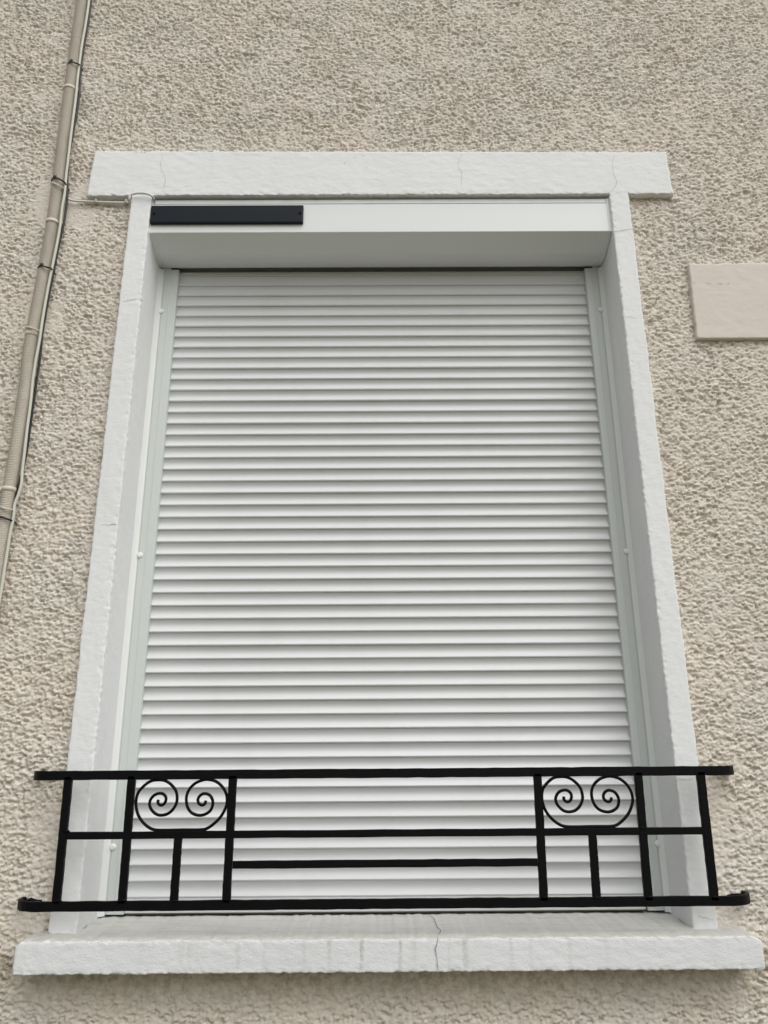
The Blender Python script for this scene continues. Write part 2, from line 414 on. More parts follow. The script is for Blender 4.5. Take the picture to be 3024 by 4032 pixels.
def hband(name, prof, rounds, x0f, x1f, m, seed, front_y, push, rough_k=1.0, ztilt=0.0, arris=(), label=None, chipk=1.0):
    """horizontal trim: profile (Y, Z) swept along x, ends turned back into the wall"""
    pr = prof_resample(prof, 0.0045, rounds); nr = normals2(pr)
    cen = int(np.argmin(np.abs(pr[:, 0]-front_y)))
    sgn = -1.0 if nr[cen, 0] > 0 else 1.0
    xr = np.arange(0, 1.0001, 0.0045/1.75)
    S = np.arange(len(pr))*0.0045
    SS, XR = np.meshgrid(S, xr); L = 1.75
    n1 = fbm(SS*60, XR*L*34, seed, 4); n2 = fbm(SS*200, XR*L*130, seed+5, 2)
    e = edge_near(pr, arris, 0.014)[None, :] if len(arris) else 0
    chip = np.clip(fbm(SS*110, XR*L*120, seed+9, 3)-0.12, 0, 1)*e*0.020
    d = rough_k*(0.0012*n1+0.0005*n2)+chipk*(0.0030*e*fbm(SS*120, XR*L*110, seed+3, 3)-chip)
    Yv = pr[None, :, 0]+sgn*nr[None, :, 0]*d; Zv = pr[None, :, 1]+sgn*nr[None, :, 1]*d
    zmid = (pr[:, 1].max()+pr[:, 1].min())/2
    x0 = x0f(Zv)+0.0045*fbm(Zv*70, Zv*0, seed+50, 3); x1 = x1f(Zv)+0.0045*fbm(Zv*70, Zv*0, seed+60, 3)
    Xv = x0+(x1-x0)*XR
    Zv = Zv+0.0036*fbm(Xv*110, Xv*0+seed, seed+70, 3)*np.clip(np.abs(Zv-zmid)/0.03, 0, 1)
    Zv = Zv+ztilt*Xv*np.clip((Zv-zmid)/0.05, 0, 1)
    Pm = np.stack([Xv, Yv, Zv], -1)
    def cap(row, sx):
        r1 = row.copy(); r1[:, 0] += sx*0.0022; r1[:, 1] = np.where(r1[:, 1] < push, r1[:, 1]+0.003, r1[:, 1])
        r2 = row.copy(); r2[:, 0] += sx*0.0026; r2[:, 1] = np.where(r2[:, 1] < push, push, r2[:, 1])
        return r1, r2
    a1, a2 = cap(Pm[0], -1); b1, b2 = cap(Pm[-1], 1)
    Pm = np.concatenate([a2[None], a1[None], Pm, b1[None], b2[None]], 0)
    o = grid_mesh(name, Pm, m, wall)
    if label: o['label'] = label
    return o
lint = hband('lintel', [(2.035, 1.8415), (2.0, 1.8415), (2.0, ZL), (2.30, ZL)], [0.004, 0.004],
             lambda z: -0.9103+0.006*(z-ZL)/0.166, lambda z: 0.924-0.005*(z-ZL)/0.166, WHITE, 211, 2.0, 2.035, ztilt=-0.0062,
             arris=[(2.0, ZL)], label='white painted lintel with hairline cracks')
sill = hband('sill', [(2.30, -0.374), (2.16, -0.3765), (2.0, -0.3835), (1.938, -0.3868), (1.938, -0.4540), (2.035, -0.4540)], [0.01, 0.01, 0.005, 0.004],
             lambda z: -0.8185+0.012*np.clip((z+0.402)/0.014, 0, 1)**2, lambda z: 0.8505-0.012*np.clip((z+0.402)/0.014, 0, 1)**2, SILLM, 307, 1.938, 2.035, rough_k=0.9, chipk=0.6,
             arris=[(1.938, -0.3868), (1.938, -0.4540)], label='weathered white sill with dirt streaks and a crack')
# back of the sill is beyond the jamb faces only where the wall ends it
def crack(host, pts, Y, wd, m, label=None, off=0.0012):
    pth = catmull([at(x, y, Y if not callable(Y) else Y(x, y)) for x, y in pts], 4)
    V = []; Fc = []; n = len(pth)
    for i, q in enumerate(pth):
        tg = pth[min(i+1, n-1)]-pth[max(i-1, 0)]; tg[1] = 0; tg /= np.linalg.norm(tg)+1e-9
        nr = np.array([-tg[2], 0, tg[0]])
        s = wd*(0.55+0.45*math.sin(math.pi*i/(n-1)))*random.uniform(0.5, 1.2)/2
        j = nr*random.uniform(-1, 1)*0.0011
        for k in (-1, 1): V.append(tuple(q+j+nr*s*k+np.array([0, -off, 0])))
        if i: Fc.append((2*i-2, 2*i-1, 2*i+1, 2*i))
    o = mesh('crack', V, Fc, m, host)
    return o
def plaster_block():
    x0, x1, z0, z1 = 0.9345, 1.62, 1.1683, 1.424
    pr = prof_resample([(2.035, z1), (2.007, z1), (2.007, z0), (2.035, z0)], 0.0045, [0.004, 0.003]); nr = normals2(pr)
    xr = np.arange(x0, x1, 0.0045); XX, _ = np.meshgrid(xr, pr[:, 0], indexing='ij')
    S = np.arange(len(pr))*0.0045; SS = np.repeat(S[None], len(xr), 0)
    d = 0.0012*fbm(SS*40, XX*30, 401, 3); top = np.clip((pr[None, :, 1]-z1+0.01)/0.01, 0, 1)
    sgn = -1.0 if nr[len(pr)//2, 0] > 0 else 1.0
    Yv = pr[None, :, 0]+sgn*nr[None, :, 0]*d; Zv = pr[None, :, 1]+sgn*nr[None, :, 1]*d+top*(0.014*fbm(XX*40, XX*0, 411, 3)+0.035*(XX-x0)*0.3)
    Xv = XX+(0.006*(pr[None, :, 1]-z0)/0.25+0.004*fbm(Zv*70, Zv*0, 421, 3))*np.clip((x0+0.05-XX)/0.05, 0, 1)
    Pm = np.stack([Xv, Yv+0*XX, Zv], -1)
    e1 = Pm[0].copy(); e1[:, 0] -= 0.001; e1[:, 1] += 0.002
    e2 = Pm[0].copy(); e2[:, 0] -= 0.0015; e2[:, 1] = 2.035
    Pm = np.concatenate([e2[None], e1[None], Pm], 0)
    o = grid_mesh('smooth_render_band', Pm, CREAM, wall)
    o['label'] = 'flat cream raised render band at the right'
    for a_, b_, c_ in ((2727, 2742, 1113), (2780, 2800, 1115), (2826, 2846, 1117.5), (2862, 2872, 1117)):
        crack(o, [(a_, c_), ((a_+b_)/2, c_+1), (b_, c_)], 2.007, .0016, CRKL)
    return o
plaster_block()
box('window_recess', -0.78, 0.80, 2.28, 2.32, -0.45, 1.75, ROOM, wall)

# cracks -------------------------------------------------------------
def sc(pts, s, ox, oy): return [(ox+x*s, oy+y*s) for x, y in pts]
crack(lint, sc([(1175, 190), (1180, 230), (1165, 260), (1170, 310), (1195, 350), (1200, 400), (1188, 440), (1190, 480)], .5425, 0, 500), 2.0, .0009, CRKL)
crack(lint, sc([(575, 195), (558, 260), (568, 330), (590, 390), (570, 430), (545, 462)], .557, 2100, 500), 2.0, .0010, CRKL)
crack(lint, sc([(1430, 1400), (1395, 1530), (1430, 1600), (1432, 1650), (1425, 1750)], .3617, 1300, 100), 2.0, .0009, CRKL)
for a_, b_, c_, d_ in ((535, 597, 537, 604), (552, 598, 560, 599), (566, 600, 576, 599), (1428, 612, 1432, 612), (1440, 660, 1444, 661), (1395, 621, 1399, 622), (2555, 681, 2559, 682), (2520, 720, 2524, 720), (1355, 640, 1360, 643)):
    crack(lint, [(a_, b_), ((a_+c_)/2, (b_+d_)/2+.5), (c_, d_)], 2.0, .0022, CRKL)
crack(jr, sc([(565, 740), (620, 732), (700, 722)], .557, 2100, 500), 2.0, .0015, CRKL)
crack(jr, sc([(640, 1345), (690, 1345), (740, 1352)], .557, 2100, 500), 2.0, .0012, CRKL)
crack(jl, sc([(890, 1268), (940, 1258), (1000, 1248)], .5425, 0, 500), 2.0, .0015, CRKL)
crack(jl, sc([(0, 553), (80, 553), (150, 547), (205, 548)], .3014, 400, 1900), 2.0, .0013, CRK)
crack(jr, sc([(580, 600), (640, 640), (740, 650), (820, 680)], .2556, 2600, 3450), 2.0, .0012, CRKL)
crack(jr, sc([(1065, 270), (1110, 280), (1170, 280)], .6028, 2024, 2900), 2.0, .0012, CRKL)
crack(sill, sc([(1136, 1094), (1140, 1110), (1130, 1140), (1125, 1165), (1132, 1200), (1138, 1250), (1138, 1276)], .7233, 900, 2900), 1.938, .0016, CRK, off=0.0024)
def sill_crack(px_pts, wd, m):
    """a crack lying on the sloping top of the sill"""
    def pt(x, y):
        lo, hi = 1.935, 2.25
        for _ in range(40):
            Ym = (lo+hi)/2; z_ = at(x, y, Ym)[2]
            top = np.interp(Ym, [1.938, 2.0, 2.16, 2.3], [-0.3868, -0.3835, -0.3765, -0.374])
            if z_ > top: lo = Ym
            else: hi = Ym
        return np.array(at(x, y, Ym))+np.array([0, 0, 0.0022])
    pth = catmull([pt(x, y) for x, y in px_pts], 5); V = []; Fc = []; n = len(pth)
    for i, q in enumerate(pth):
        tg = pth[min(i+1, n-1)]-pth[max(i-1, 0)]; tg /= np.linalg.norm(tg)+1e-9
        nr = np.array([-tg[1], tg[0], 0]); s = wd*random.uniform(.5, 1.2)/2*(1+2*abs(tg[0]))
        for k in (-1, 1): V.append(tuple(q+nr*s*k))
        if i: Fc.append((2*i-2, 2*i-1, 2*i+1, 2*i))
    mesh('crack', V, Fc, m, sill)
sill_crack(sc([(1090, 975), (1120, 1000), (1135, 1040), (1155, 1060), (1140, 1085)], .7233, 900, 2900), .0012, CRK)
sill_crack(sc([(1065, 300), (1020, 325), (985, 355), (930, 420), (880, 440)], .3617, 0, 3500), .0016, CRKL)
sill_crack(sc([(880, 435), (830, 440), (740, 465), (650, 472), (520, 490)], .3617, 0, 3500), .0016, CRKL)
sill_crack(sc([(230, 520), (270, 610), (300, 680), (360, 740), (400, 765)], .2556, 2600, 3450), .0016, CRKL)

# ------------------------------------------------------------------ roller shutter
shut = empty('roller_shutter', (0, 2.15, H-0.372), 'closed white roller shutter with box on top inside the window opening', 'roller shutter')
YG, YS = 2.148, 2.158
GLI, GRI = -0.6486, 0.6657           # inner edges of the guides
# slats: concave face, proud nose at the foot, recess under the one above
PITCHS = 0.0373; ZT = 1.5295
def slat_mesh():
    pr = []
    hh = PITCHS
    pr += [(0.0105, 0.0004), (0.0034, 0.0), (0.0020, 0.0004), (0.0011, 0.0013), (0.0004, 0.0027), (0.0, 0.0040), (0.0003, 0.0046)]
    for k in range(1, 13):
        s = k/12; zq = 0.0046+(hh-0.0006-0.0046)*s
        pr.append((0.0003+4*0.0068*s*(1-s)+0.0042*s, zq))
    pr.append((0.0105, hh-0.0003))
    n = len(pr); nx = 15; V = []; Fc = []
    for i in range(nx):
        x = GLI-0.012+(GRI-GLI+0.024)*i/(nx-1)
        V += [(x, a, z_) for a, z_ in pr]
        if i: Fc += [((i-1)*n+k, (i-1)*n+k+1, i*n+k+1, i*n+k) for k in range(n-1)]
    me = bpy.data.meshes.new('slat'); me.from_pydata(V, [], Fc); me.materials.append(ALU)
    me.polygons.foreach_set('use_smooth', [True]*len(me.polygons)); me.update()
    return me
sm = slat_mesh(); sm.set_sharp_from_angle(angle=math.radians(38))
nslat = 50
for i in range(nslat):
    zb_ = 1.49185-PITCHS*i
    o = link('slat', sm, shut)
    o.location = (0, YS-2.15+random.uniform(-.00035, .00035), H+zb_-(H-0.372)); o.rotation_euler = (random.uniform(-.004, .004), 0, random.uniform(-.0003, .0003))
first = [c for c in shut.children if c.name.startswith('slat')][0]; first.scale = (1, 1, 0.40)
o = link('slat', sm, shut); o.location = (0, YS-2.15+0.008, H+1.49185+0.0165-(H-0.372)); o.rotation_euler = (-0.40, 0, 0)      # the one curling away into the box
zb = 1.49185-PITCHS*49
extrude_x('bottom_bar', [(2.168, zb), (2.1565, zb-0.0005), (2.1565, zb-0.005), (2.153, zb-0.0065), (2.153, zb-0.0315), (2.155, zb-0.0335), (2.168, zb-0.0335)],
          GLI+0.001, GRI-0.004, ALU, shut)
extrude_x('seal_strip', [(2.156, zb-0.0335), (2.156, zb-0.0365), (2.166, zb-0.0365), (2.166, zb-0.0335)], GLI+0.004, GRI-0.006, DARK, shut)
# guides
def guide(xi, xo, side):
    # plan profile in (x, Y), swept in z ; xi = edge next to the slats, xo = edge next to the sealant
    s = 1 if xo > xi else -1
    zt = 1.5085; z0 = -0.3705
    wd = abs(xo-xi); st = wd*0.50
    plan = [(xi, 2.1780), (xi, 2.1555), (xi+s*0.0006, 2.1487), (xi+s*0.0016, YG), (xi+s*(st-0.0012), YG), (xi+s*(st-0.0004), YG-0.0012), (xi+s*(st+0.0006), YG-0.0012),
            (xi+s*(st+0.0012), YG+0.0006), (xi+s*(wd-0.0045), YG+0.0006), (xi+s*(wd-0.0035), YG+0.0022), (xi+s*(wd-0.0022), YG+0.0022), (xi+s*(wd-0.0015), YG+0.0002), (xo, YG+0.0002), (xo, 2.1780)]
    n = len(plan); V = [(x, y, z0) for x, y in plan]+[(x, y, zt) for x, y in plan]
    Fc = [(i, (i+1) % n, n+(i+1) % n, n+i) for i in range(n)]+[tuple(range(n)), tuple(range(n, 2*n))[::-1]]
    g = mesh('guide_rail', V, Fc, GUIDE, shut)
    g['label'] = 'pale grey %s guide rail' % ('right' if side > 0 else 'left')
    # angled sealant bead between rail and plaster
    zz2 = np.arange(-0.374, 1.515, 0.006); rev = xo+s*0.0145
    sec = [(xo-s*0.0008, YG+0.001), (xo+s*0.002, YG-0.0008), (xo+s*0.007, YG-0.005), (xo+s*0.0115, YG-0.0115), (rev+s*.001, YG-0.0165)]
    Pm = np.zeros((len(zz2), len(sec), 3))
    for k, (x, y) in enumerate(sec):
        Pm[:, k, 0] = x+0.0007*fbm(zz2*30, zz2*0+k*3.1, 500+side, 2); Pm[:, k, 1] = y+0.0009*fbm(zz2*24, zz2*0+k*1.7, 520+side, 2); Pm[:, k, 2] = zz2
    grid_mesh('sealant_bead', Pm, SEAL, shut, flip=(s < 0))
    return g
gl = guide(GLI, -0.6968, -1); gg = guide(GRI, 0.7085, 1)
def cap_mesh():
    V = []; Fc = []; n = 16
    for j, (r, y) in enumerate(((0.0086, 0), (0.0084, -0.0016), (0.0069, -0.0032), (0.0034, -0.0036), (0.0001, -0.0038))):
        V += [(r*math.cos(2*math.pi*k/n), y, r*math.sin(2*math.pi*k/n)) for k in range(n)]
        if j: Fc += [((j-1)*n+k, (j-1)*n+(k+1) % n, j*n+(k+1) % n, j*n+k) for k in range(n)]
    me = bpy.data.meshes.new('screw_cap'); me.from_pydata(V, [], Fc); me.materials.append(CAPM)
    me.polygons.foreach_set('use_smooth', [True]*len(me.polygons)); me.update(); return me
cm = cap_mesh()
for host, pts in ((gl, ((634, 1226), (551, 2186), (445, 3335))), (gg, ((2365, 1220), (2467, 2172), (2590, 3322)))):
    for px, py in pts:
        q = at(px, py, YG)
        o = link('screw_cap', cm, host); o.location = (q[0], q[1]+0.0004, q[2]+H)    # guide meshes sit at the scene origin offset
        o.location = Vector(o.location)-Vector(shut.location)-Vector(host.location)
# box
bx0, bx1 = -0.7110, 0.7185
ZB_T, ZB_B = 1.6680, 1.5474
YF = 2.014
e_ = 0.0
# front cover: top strip, groove, face, chamfer, flat underside
extrude_x('box_top_strip', [(2.16, ZB_T), (YF, ZB_T), (YF, 1.6540), (2.16, 1.6540)], bx0+0.008, bx1-0.006, BOXM, shut)
pr = [(2.10, 1.6522), (YF+0.001, 1.6522), (YF-0.0006, 1.6510), (YF-0.0006, ZB_B+0.0012), (YF+0.0004, ZB_B-0.0004), (2.0805, 1.5172), (2.0835, 1.5164), (2.1495, 1.5160), (2.1495, 1.5185), (2.0835, 1.5190), (2.024, ZB_B+0.002)]
cover = extrude_x('box_cover', pr[:10]+[(YF+0.0025, ZB_B+0.004), (YF+0.0025, 1.6500), (2.10, 1.6500)], bx0+0.006, bx1-0.005, BOXM, shut)
# end caps, a hair proud of the cover all round
for s_, xa_ in ((1, bx0), (-1, bx1)):
    x1_ = xa_+s_*0.0058
    ec = [(2.17, ZB_T-0.001), (YF-0.0022, ZB_T-0.001), (YF-0.0022, ZB_B-0.0008), (2.0800, 1.5156), (2.0835, 1.5146), (2.1515, 1.5140), (2.17, 1.5140)]
    extrude_x('end_cap', ec, min(xa_, x1_), max(xa_, x1_), BOXM, shut)
# under-lip corner pieces to both sides of the slot, with a small screw each
for xa_, xb_, xs_ in ((-0.7020, -0.6755, -0.6985), (0.6925, 0.7105, 0.7010)):
    box('corner_plate', xa_, xb_, 2.1505, 2.1580, 1.5088, 1.5162, BOXM, shut)
for xs_ in (-0.6945, 0.7000):
    V, Fc = tube_data([(xs_, 2.128, 1.5162), (xs_, 2.128, 1.5136)], 0.0028, 10); mesh('screw', V, Fc, CAPM, shut, True)
for xa_, xb_ in ((-0.6755, -0.6490), (0.6660, 0.6925)):
    box('guide_funnel', xa_, xb_, 2.1600, 2.1740, 1.5090, 1.5150, RAILG, shut)
# inside of the box: the dark roll and back sheet
box('box_back', bx0+0.002, bx1-0.002, 2.19, 2.195, 1.40, ZB_T, DARK, shut)
V, Fc = tube_data([(bx0+0.01, 2.105, 1.600), (bx1-0.01, 2.105, 1.600)], 0.047, 24); mesh('rolled_curtain', V, Fc, ALU, shut, True)
box('brush_strip', GLI-0.002, GRI+0.002, 2.1500, 2.1535, 1.5165, 1.522, DARK, shut)
# solar panel on the box face
sp = box('solar_panel', -0.7078, -0.2350, 2.0025, 2.0128, 1.5757, 1.6398, PBODY, shut, bev=0.0018)
sp['label'] = 'narrow black solar panel on the box'
g0 = box('panel_glass', -0.7043, -0.2385, 2.0018, 2.0022, 1.5792, 1.6366, PANEL, sp)
for px, py in ((606.6, 841.6), (1180.7, 839.5)):
    q = at(px, py, 2.0017)
    V, Fc = tube_data([(q[0], 2.0019, q[2]), (q[0], 2.0010, q[2])], 0.0046, 14); mesh('screw_hole', V, Fc, HOLE, sp, False)
# bead between the box ends and the plaster
for xa_, s_ in ((bx0, -1), (bx1, 1)):
    zz2 = np.arange(ZB_B-0.004, ZB_T, 0.004)
    Pm = np.zeros((len(zz2), 4, 3))
    for k, (dx, y) in enumerate(((-0.0006, YF-0.0026), (0.0008, YF-0.0045), (0.0028, YF-0.0058), (0.0062, YF-0.0072))):
        Pm[:, k, 0] = xa_+s_*dx+0.0008*fbm(zz2*60, zz2*0+k, 600+k, 2); Pm[:, k, 1] = y+0.0012*fbm(zz2*50, zz2*0+k*2.2, 610+k, 2); Pm[:, k, 2] = zz2
    grid_mesh('sealant_bead', Pm, SEAL, shut, flip=(s_ < 0))

# ------------------------------------------------------------------ railing
YR = 1.95
rail = empty('window_railing', (0, YR, H-0.318), 'black wrought iron window railing with four spiral scrolls across the sill', 'railing')
def iron_bar(name, p0, p1, w_, d_, y0, parent=rail, seed=0, curve=None):
    """flat bar along a path in the plane of the railing, slightly uneven under its coats of paint"""
    path = curve if curve is not None else [np.array(p0)+(np.array(p1)-np.array(p0))*k/24 for k in range(25)]
    r = random.Random(seed*13+5); V = []; Fc = []; n = len(path)
    for i, q in enumerate(path):
        q = np.array(q, float); tg = np.array(path[min(i+1, n-1)], float)-np.array(path[max(i-1, 0)], float); tg /= np.linalg.norm(tg)
        if abs(tg[2]) > 0.7: side, dep = np.array([1.0, 0, 0]), np.array([0, 1.0, 0])
        else:
            side = np.array([0, 0, 1.0]); dep = np.cross(side, tg)
            if dep[1] < 0 and tg[0] > 0: dep = -dep
            if tg[0] > 0.01 or True: dep = np.cross(side, tg)
        a = w_/2*(1+r.uniform(-.03, .03)); bq = d_/2; c_ = min(a, bq)*0.28
        oct_ = [(-a+c_, -bq), (a-c_, -bq), (a, -bq+c_), (a, bq-c_), (a-c_, bq), (-a+c_, bq), (-a, bq-c_), (-a, -bq+c_)]
        j = r.uniform(-.0004, .0004)
        V += [tuple(q+side*(u+j)+dep*v_) for u, v_ in oct_]
        if i: Fc += [((i-1)*8+k, (i-1)*8+(k+1) % 8, i*8+(k+1) % 8, i*8+k) for k in range(8)]
    Fc += [tuple(range(8))[::-1], tuple((n-1)*8+k for k in range(8))]
    o = mesh(name, V, Fc, BLACK, parent)
    return o
def bent(z0, z1, xl, xr, r=0.058):
    zc = lambda x: z0+(z1-z0)*(x-xl)/(xr-xl)
    pts = []
    pts.append((xl, 2.045, zc(xl)))
    for k in range(9):
        a = math.pi/2*k/8
        pts.append((xl+r-r*math.cos(a), YR+r-r*math.sin(a), zc(xl)))
    for k in range(1, 60): x = xl+r+(xr-xl-2*r)*k/60; pts.append((x, YR, zc(x)))
    for k in range(9):
        a = math.pi/2*k/8
        pts.append((xr-r+r*math.sin(a), YR+r-r*math.cos(a), zc(xr)))
    pts.append((xr, 2.045, zc(xr)))
    return pts
iron_bar('top_rail', 0, 0, 0.0212, 0.0085, 0, seed=1, curve=bent(-0.0367, -0.0352, -0.846, 0.858))
iron_bar('bottom_rail', 0, 0, 0.0212, 0.0085, 0, seed=2, curve=bent(-0.3190, -0.3172, -0.847, 0.8555))
iron_bar('middle_rail', (-0.7545, YR+.001, -0.1696), (0.7700, YR+.001, -0.1685), 0.0163, 0.0095, 0, seed=3)
iron_bar('center_rail', (-0.3460, YR+.0015, -0.2345), (0.3590, YR+.0015, -0.2338), 0.0166, 0.0095, 0, seed=4)
def zpx(px0, py0, px1, py1): return at(px0, py0, YR+.002), at(px1, py1, YR+.002)
posts = [(271.0, 3060, 222.0, 3556, .0188), (520, 3057, 480.5, 3556, .0185), (917.5, 3055, 891, 3552, .0190),
         (2115, 3046, 2141.5, 3545, .0190), (2511.5, 3042, 2553, 3543, .0185), (2756.5, 3040, 2812.5, 3543, .0195)]
for i, (a, b_, c_, d, w_) in enumerate(posts):
    p0, p1 = zpx(a, b_, c_, d); iron_bar('post', p0, p1, w_, 0.0125, 0, seed=20+i)
for i, (a, b_, c_, d, w_) in enumerate(((702.5, 3292, 684.5, 3553, .0185), (2331.5, 3280, 2349.5, 3540, .0185))):
    p0, p1 = zpx(a, b_, c_, d); iron_bar('post', p0, p1, w_, 0.0105, 0, seed=40+i)['label'] = 'short post below the scrolls'
# weld beads and anchors
for i, (px, py) in enumerate(((232, 3549), (487, 3547), (688, 3549), (2815, 3533), (2560, 3533), (2350, 3536), (262, 3274), (2530, 3262))):
    q = np.array(at(px, py, YR-.003)); V, Fc = tube_data([q+np.array((-.008, 0, -.001)), q+np.array((-.004, -.001, .0012)), q+np.array((.004, -.001, .0010)), q+np.array((.008, 0, -.001))], .0026, 6, radf=lambda k: (.0012, .003, .003, .0012)[k])
    mesh('weld_bead', V, Fc, BLACK, rail, True)
for sx_, xe in ((-1, -0.845), (1, 0.855)):
    for zc_ in (-0.319, -0.036):
        ra = random.Random(int(900+zc_*1000+sx_)); V, Fc = tube_data([(xe-sx_*0.004, 2.016, zc_-.001), (xe-sx_*0.016, 2.014, zc_+.003), (xe-sx_*0.030, 2.012, zc_+.001), (xe-sx_*0.040, 2.017, zc_)], .009, 9, radf=lambda k: (.004, .0055, .005, .003)[k])
        V = [(a+ra.uniform(-.0016, .0016), b_+ra.uniform(-.0016, .0016), c_+ra.uniform(-.0018, .0018)) for a, b_, c_ in V]
        mesh('wall_anchor', V, Fc, BLACK, rail, False)
# scrolls
L_ = [(412, 495), (403, 530), (430, 563), (470, 560), (503, 520), (508, 460), (470, 418), (415, 412), (350, 440), (305, 500), (295, 560), (318, 620), (370, 675), (440, 697),
      (530, 678), (600, 620), (645, 540), (655, 460), (635, 370), (570, 290), (490, 243), (400, 235), (310, 252), (220, 315), (148, 400), (120, 500), (122, 600), (150, 700),
      (210, 790), (290, 858), (370, 888), (500, 893), (640, 890), (750, 888), (880, 888), (970, 886), (1040, 872), (1120, 820), (1210, 735), (1270, 640), (1305, 540), (1300, 430), (1250, 330), (1170, 260),
      (1080, 232), (1000, 235), (900, 275), (820, 350), (780, 440), (777, 530), (800, 610), (850, 668), (930, 697), (1010, 688), (1085, 640), (1118, 570), (1118, 500), (1080, 435),
      (1010, 413), (955, 440), (927, 490), (938, 540), (980, 565), (1018, 545), (1030, 505)]
sp3 = catmull([at(500+x*.3014, 3000+y*.3014, YR+.0005) for x, y in L_], 5)
V, Fc = tube_data(sp3, 0.0036, 8)
mesh('scroll', V, Fc, BLACK, rail, True)
s2 = bpy.data.objects['scroll'].copy(); COL.objects.link(s2); s2.parent = rail
dx = at(2138, 3200, YR)[0]-at(533, 3212, YR)[0]+0.0012
s2.location = Vector(s2.location)+Vector((dx, 0, 0.0012))

# ------------------------------------------------------------------ conduit, cables, ties
def px_path(pts, Y): return [np.array(at(x, y, Y)) for x, y in pts]
cl = [(0, 305, 343), (250, 271, 308), (500, 240, 273), (700, 212, 252), (880, 184, 230), (1106, 141, 193), (1390, 92, 138), (1500, 81, 128), (1800, 35, 83), (1900, 17, 66), (2016, -3, 47), (2200, -29, 20), (2500, -75, -20)]
PY = WY-0.019
pc = px_path([((a+b_)/2, y) for y, a, b_ in cl], PY)
top_dir = pc[0]-pc[1]; top_dir /= np.linalg.norm(top_dir); bot_dir = pc[-1]-pc[-2]; bot_dir /= np.linalg.norm(bot_dir)
pc = [pc[0]+top_dir*0.35]+pc+[pc[-1]+bot_dir*0.6]
fine = catmull(pc, 40)
# resample by arc length for the corrugation
seg = np.array(fine); L = np.concatenate([[0], np.cumsum(np.linalg.norm(np.diff(seg, axis=0), axis=1))])
RIB = 0.0048
tt = np.arange(0, L[-1], RIB/4); cp_ = np.stack([np.interp(tt, L, seg[:, k]) for k in range(3)], 1)
cond = empty('corrugated_conduit', (float(cp_[len(cp_)//2][0]), PY, H+float(cp_[len(cp_)//2][2])), 'ribbed beige conduit running up the wall beside the window', 'pipe')
topz = at(300, 170, PY)[2]
def rf(i): return 0.0168+0.0019*(0, 1, 1, 0)[i % 4]
tube('conduit_tube', list(cp_), 0.016, CONDUIT, cond, sides=18, radf=rf, smooth=True)
def at_arc(py):
    """centre of the conduit at a photograph row"""
    zz3 = [at(0, py, PY)[2]][0]
    k = int(np.argmin(np.abs(cp_[:, 2]-zz3))); tg = cp_[min(k+6, len(cp_)-1)]-cp_[max(k-6, 0)]; tg /= np.linalg.norm(tg)
    return cp_[k], tg
def ring(name, py, rad, hgt, m, parent, tilt=0.0, ell=None, ear=False):
    c_, tg = at_arc(py); rad += 0.0014
    if tg[2] < 0: tg = -tg
    a = np.cross(tg, [0, 1.0, 0]); a /= np.linalg.norm(a); bb = np.cross(a, tg)
    V = []; Fc = []; n = 24
    prf = [(rad-0.0012, -hgt/2), (rad, -hgt/2), (rad+.0006, 0), (rad, hgt/2), (rad-0.0012, hgt/2)]
    for j, (r_, hz) in enumerate(prf):
        for k in range(n):
            an = 2*math.pi*k/n; V.append(tuple(c_+tg*(hz+tilt*r_*math.cos(an))+r_*(math.cos(an)*a+math.sin(an)*bb)))
        if j: Fc += [((j-1)*n+k, (j-1)*n+(k+1) % n, j*n+(k+1) % n, j*n+k) for k in range(n)]
    if ear:
        b0 = len(V); ctr = c_+a*(rad+0.005)*ear+np.array([0, 0.006, 0])
        for dx_ in (-.0055, .0055):
            for dy in (-.006, .006):
                for dz in (-hgt*.55, hgt*.55): V.append(tuple(ctr+np.array([dx_, dy, dz])))
        Fc += [tuple(b0+i for i in f) for f in ((0, 1, 3, 2), (4, 6, 7, 5), (0, 4, 5, 1), (2, 3, 7, 6), (0, 2, 6, 4), (1, 5, 7, 3))]
    return mesh(name, V, Fc, m, parent, True)
for py, ear in ((355, -1), (880, -1), (1322, -1), (1930, 1)):
    ring('pipe_clip', py, 0.0182, 0.012, CONDUIT, cond, ear=ear)
for py in (160, 540): ring('joint_ring', py, 0.0173, 0.002, CONDUIT, cond)

s5 = .4219
wpts = [(352, -60), (347, 0), (333, 97), (320, 169), (310, 240), (301, 316), (295, 380), (287, 443), (276, 527), (266, 612), (256, 696), (251, 760), (240, 823), (231, 900), (217, 977), (187, 1124), (165, 1249), (150, 1350),
        (138, 1413), (125, 1500), (116, 1590), (103, 1688), (92, 1786), (84, 1851), (80, 1905), (68, 1949), (54, 1987), (49, 2035), (38, 2090), (24, 2176), (11, 2258), (0, 2328), (-25, 2470), (-60, 2640)]
CY = WY-0.026
wc = tube('white_cable', catmull(px_path([(x+4, y) for x, y in wpts], CY), 6), 0.0040, WCAB, None, sides=10)
tag(wc, 'off-white round cable strapped along the right side of the ribbed conduit', 'cable')
bpts = [(362, -60), (356, 0), (342, 97), (327, 177), (318, 240), (313, 295), (307, 380), (296, 456), (281, 540), (268, 610), (262, 700), (262, 733), (261, 775), (257, 815), (247, 880), (231, 950), (209, 1059), (184, 1189), (163, 1314), (155, 1400),
        (172, 1287+113) if False else (152, 1420), (146, 1460), (133, 1548), (117, 1667), (103, 1764), (95, 1808), (78, 1880), (58, 1945), (46, 2000), (30, 2080), (16, 2176), (3, 2225), (-30, 2400), (-60, 2560)]
bc = tube('black_cable', catmull(px_path([(x+4, y) for x, y in bpts], WY-0.017), 6), 0.0034, BCAB, None, sides=8)
tag(bc, 'thin black cable running behind the off-white cable beside the ribbed conduit', 'cable')
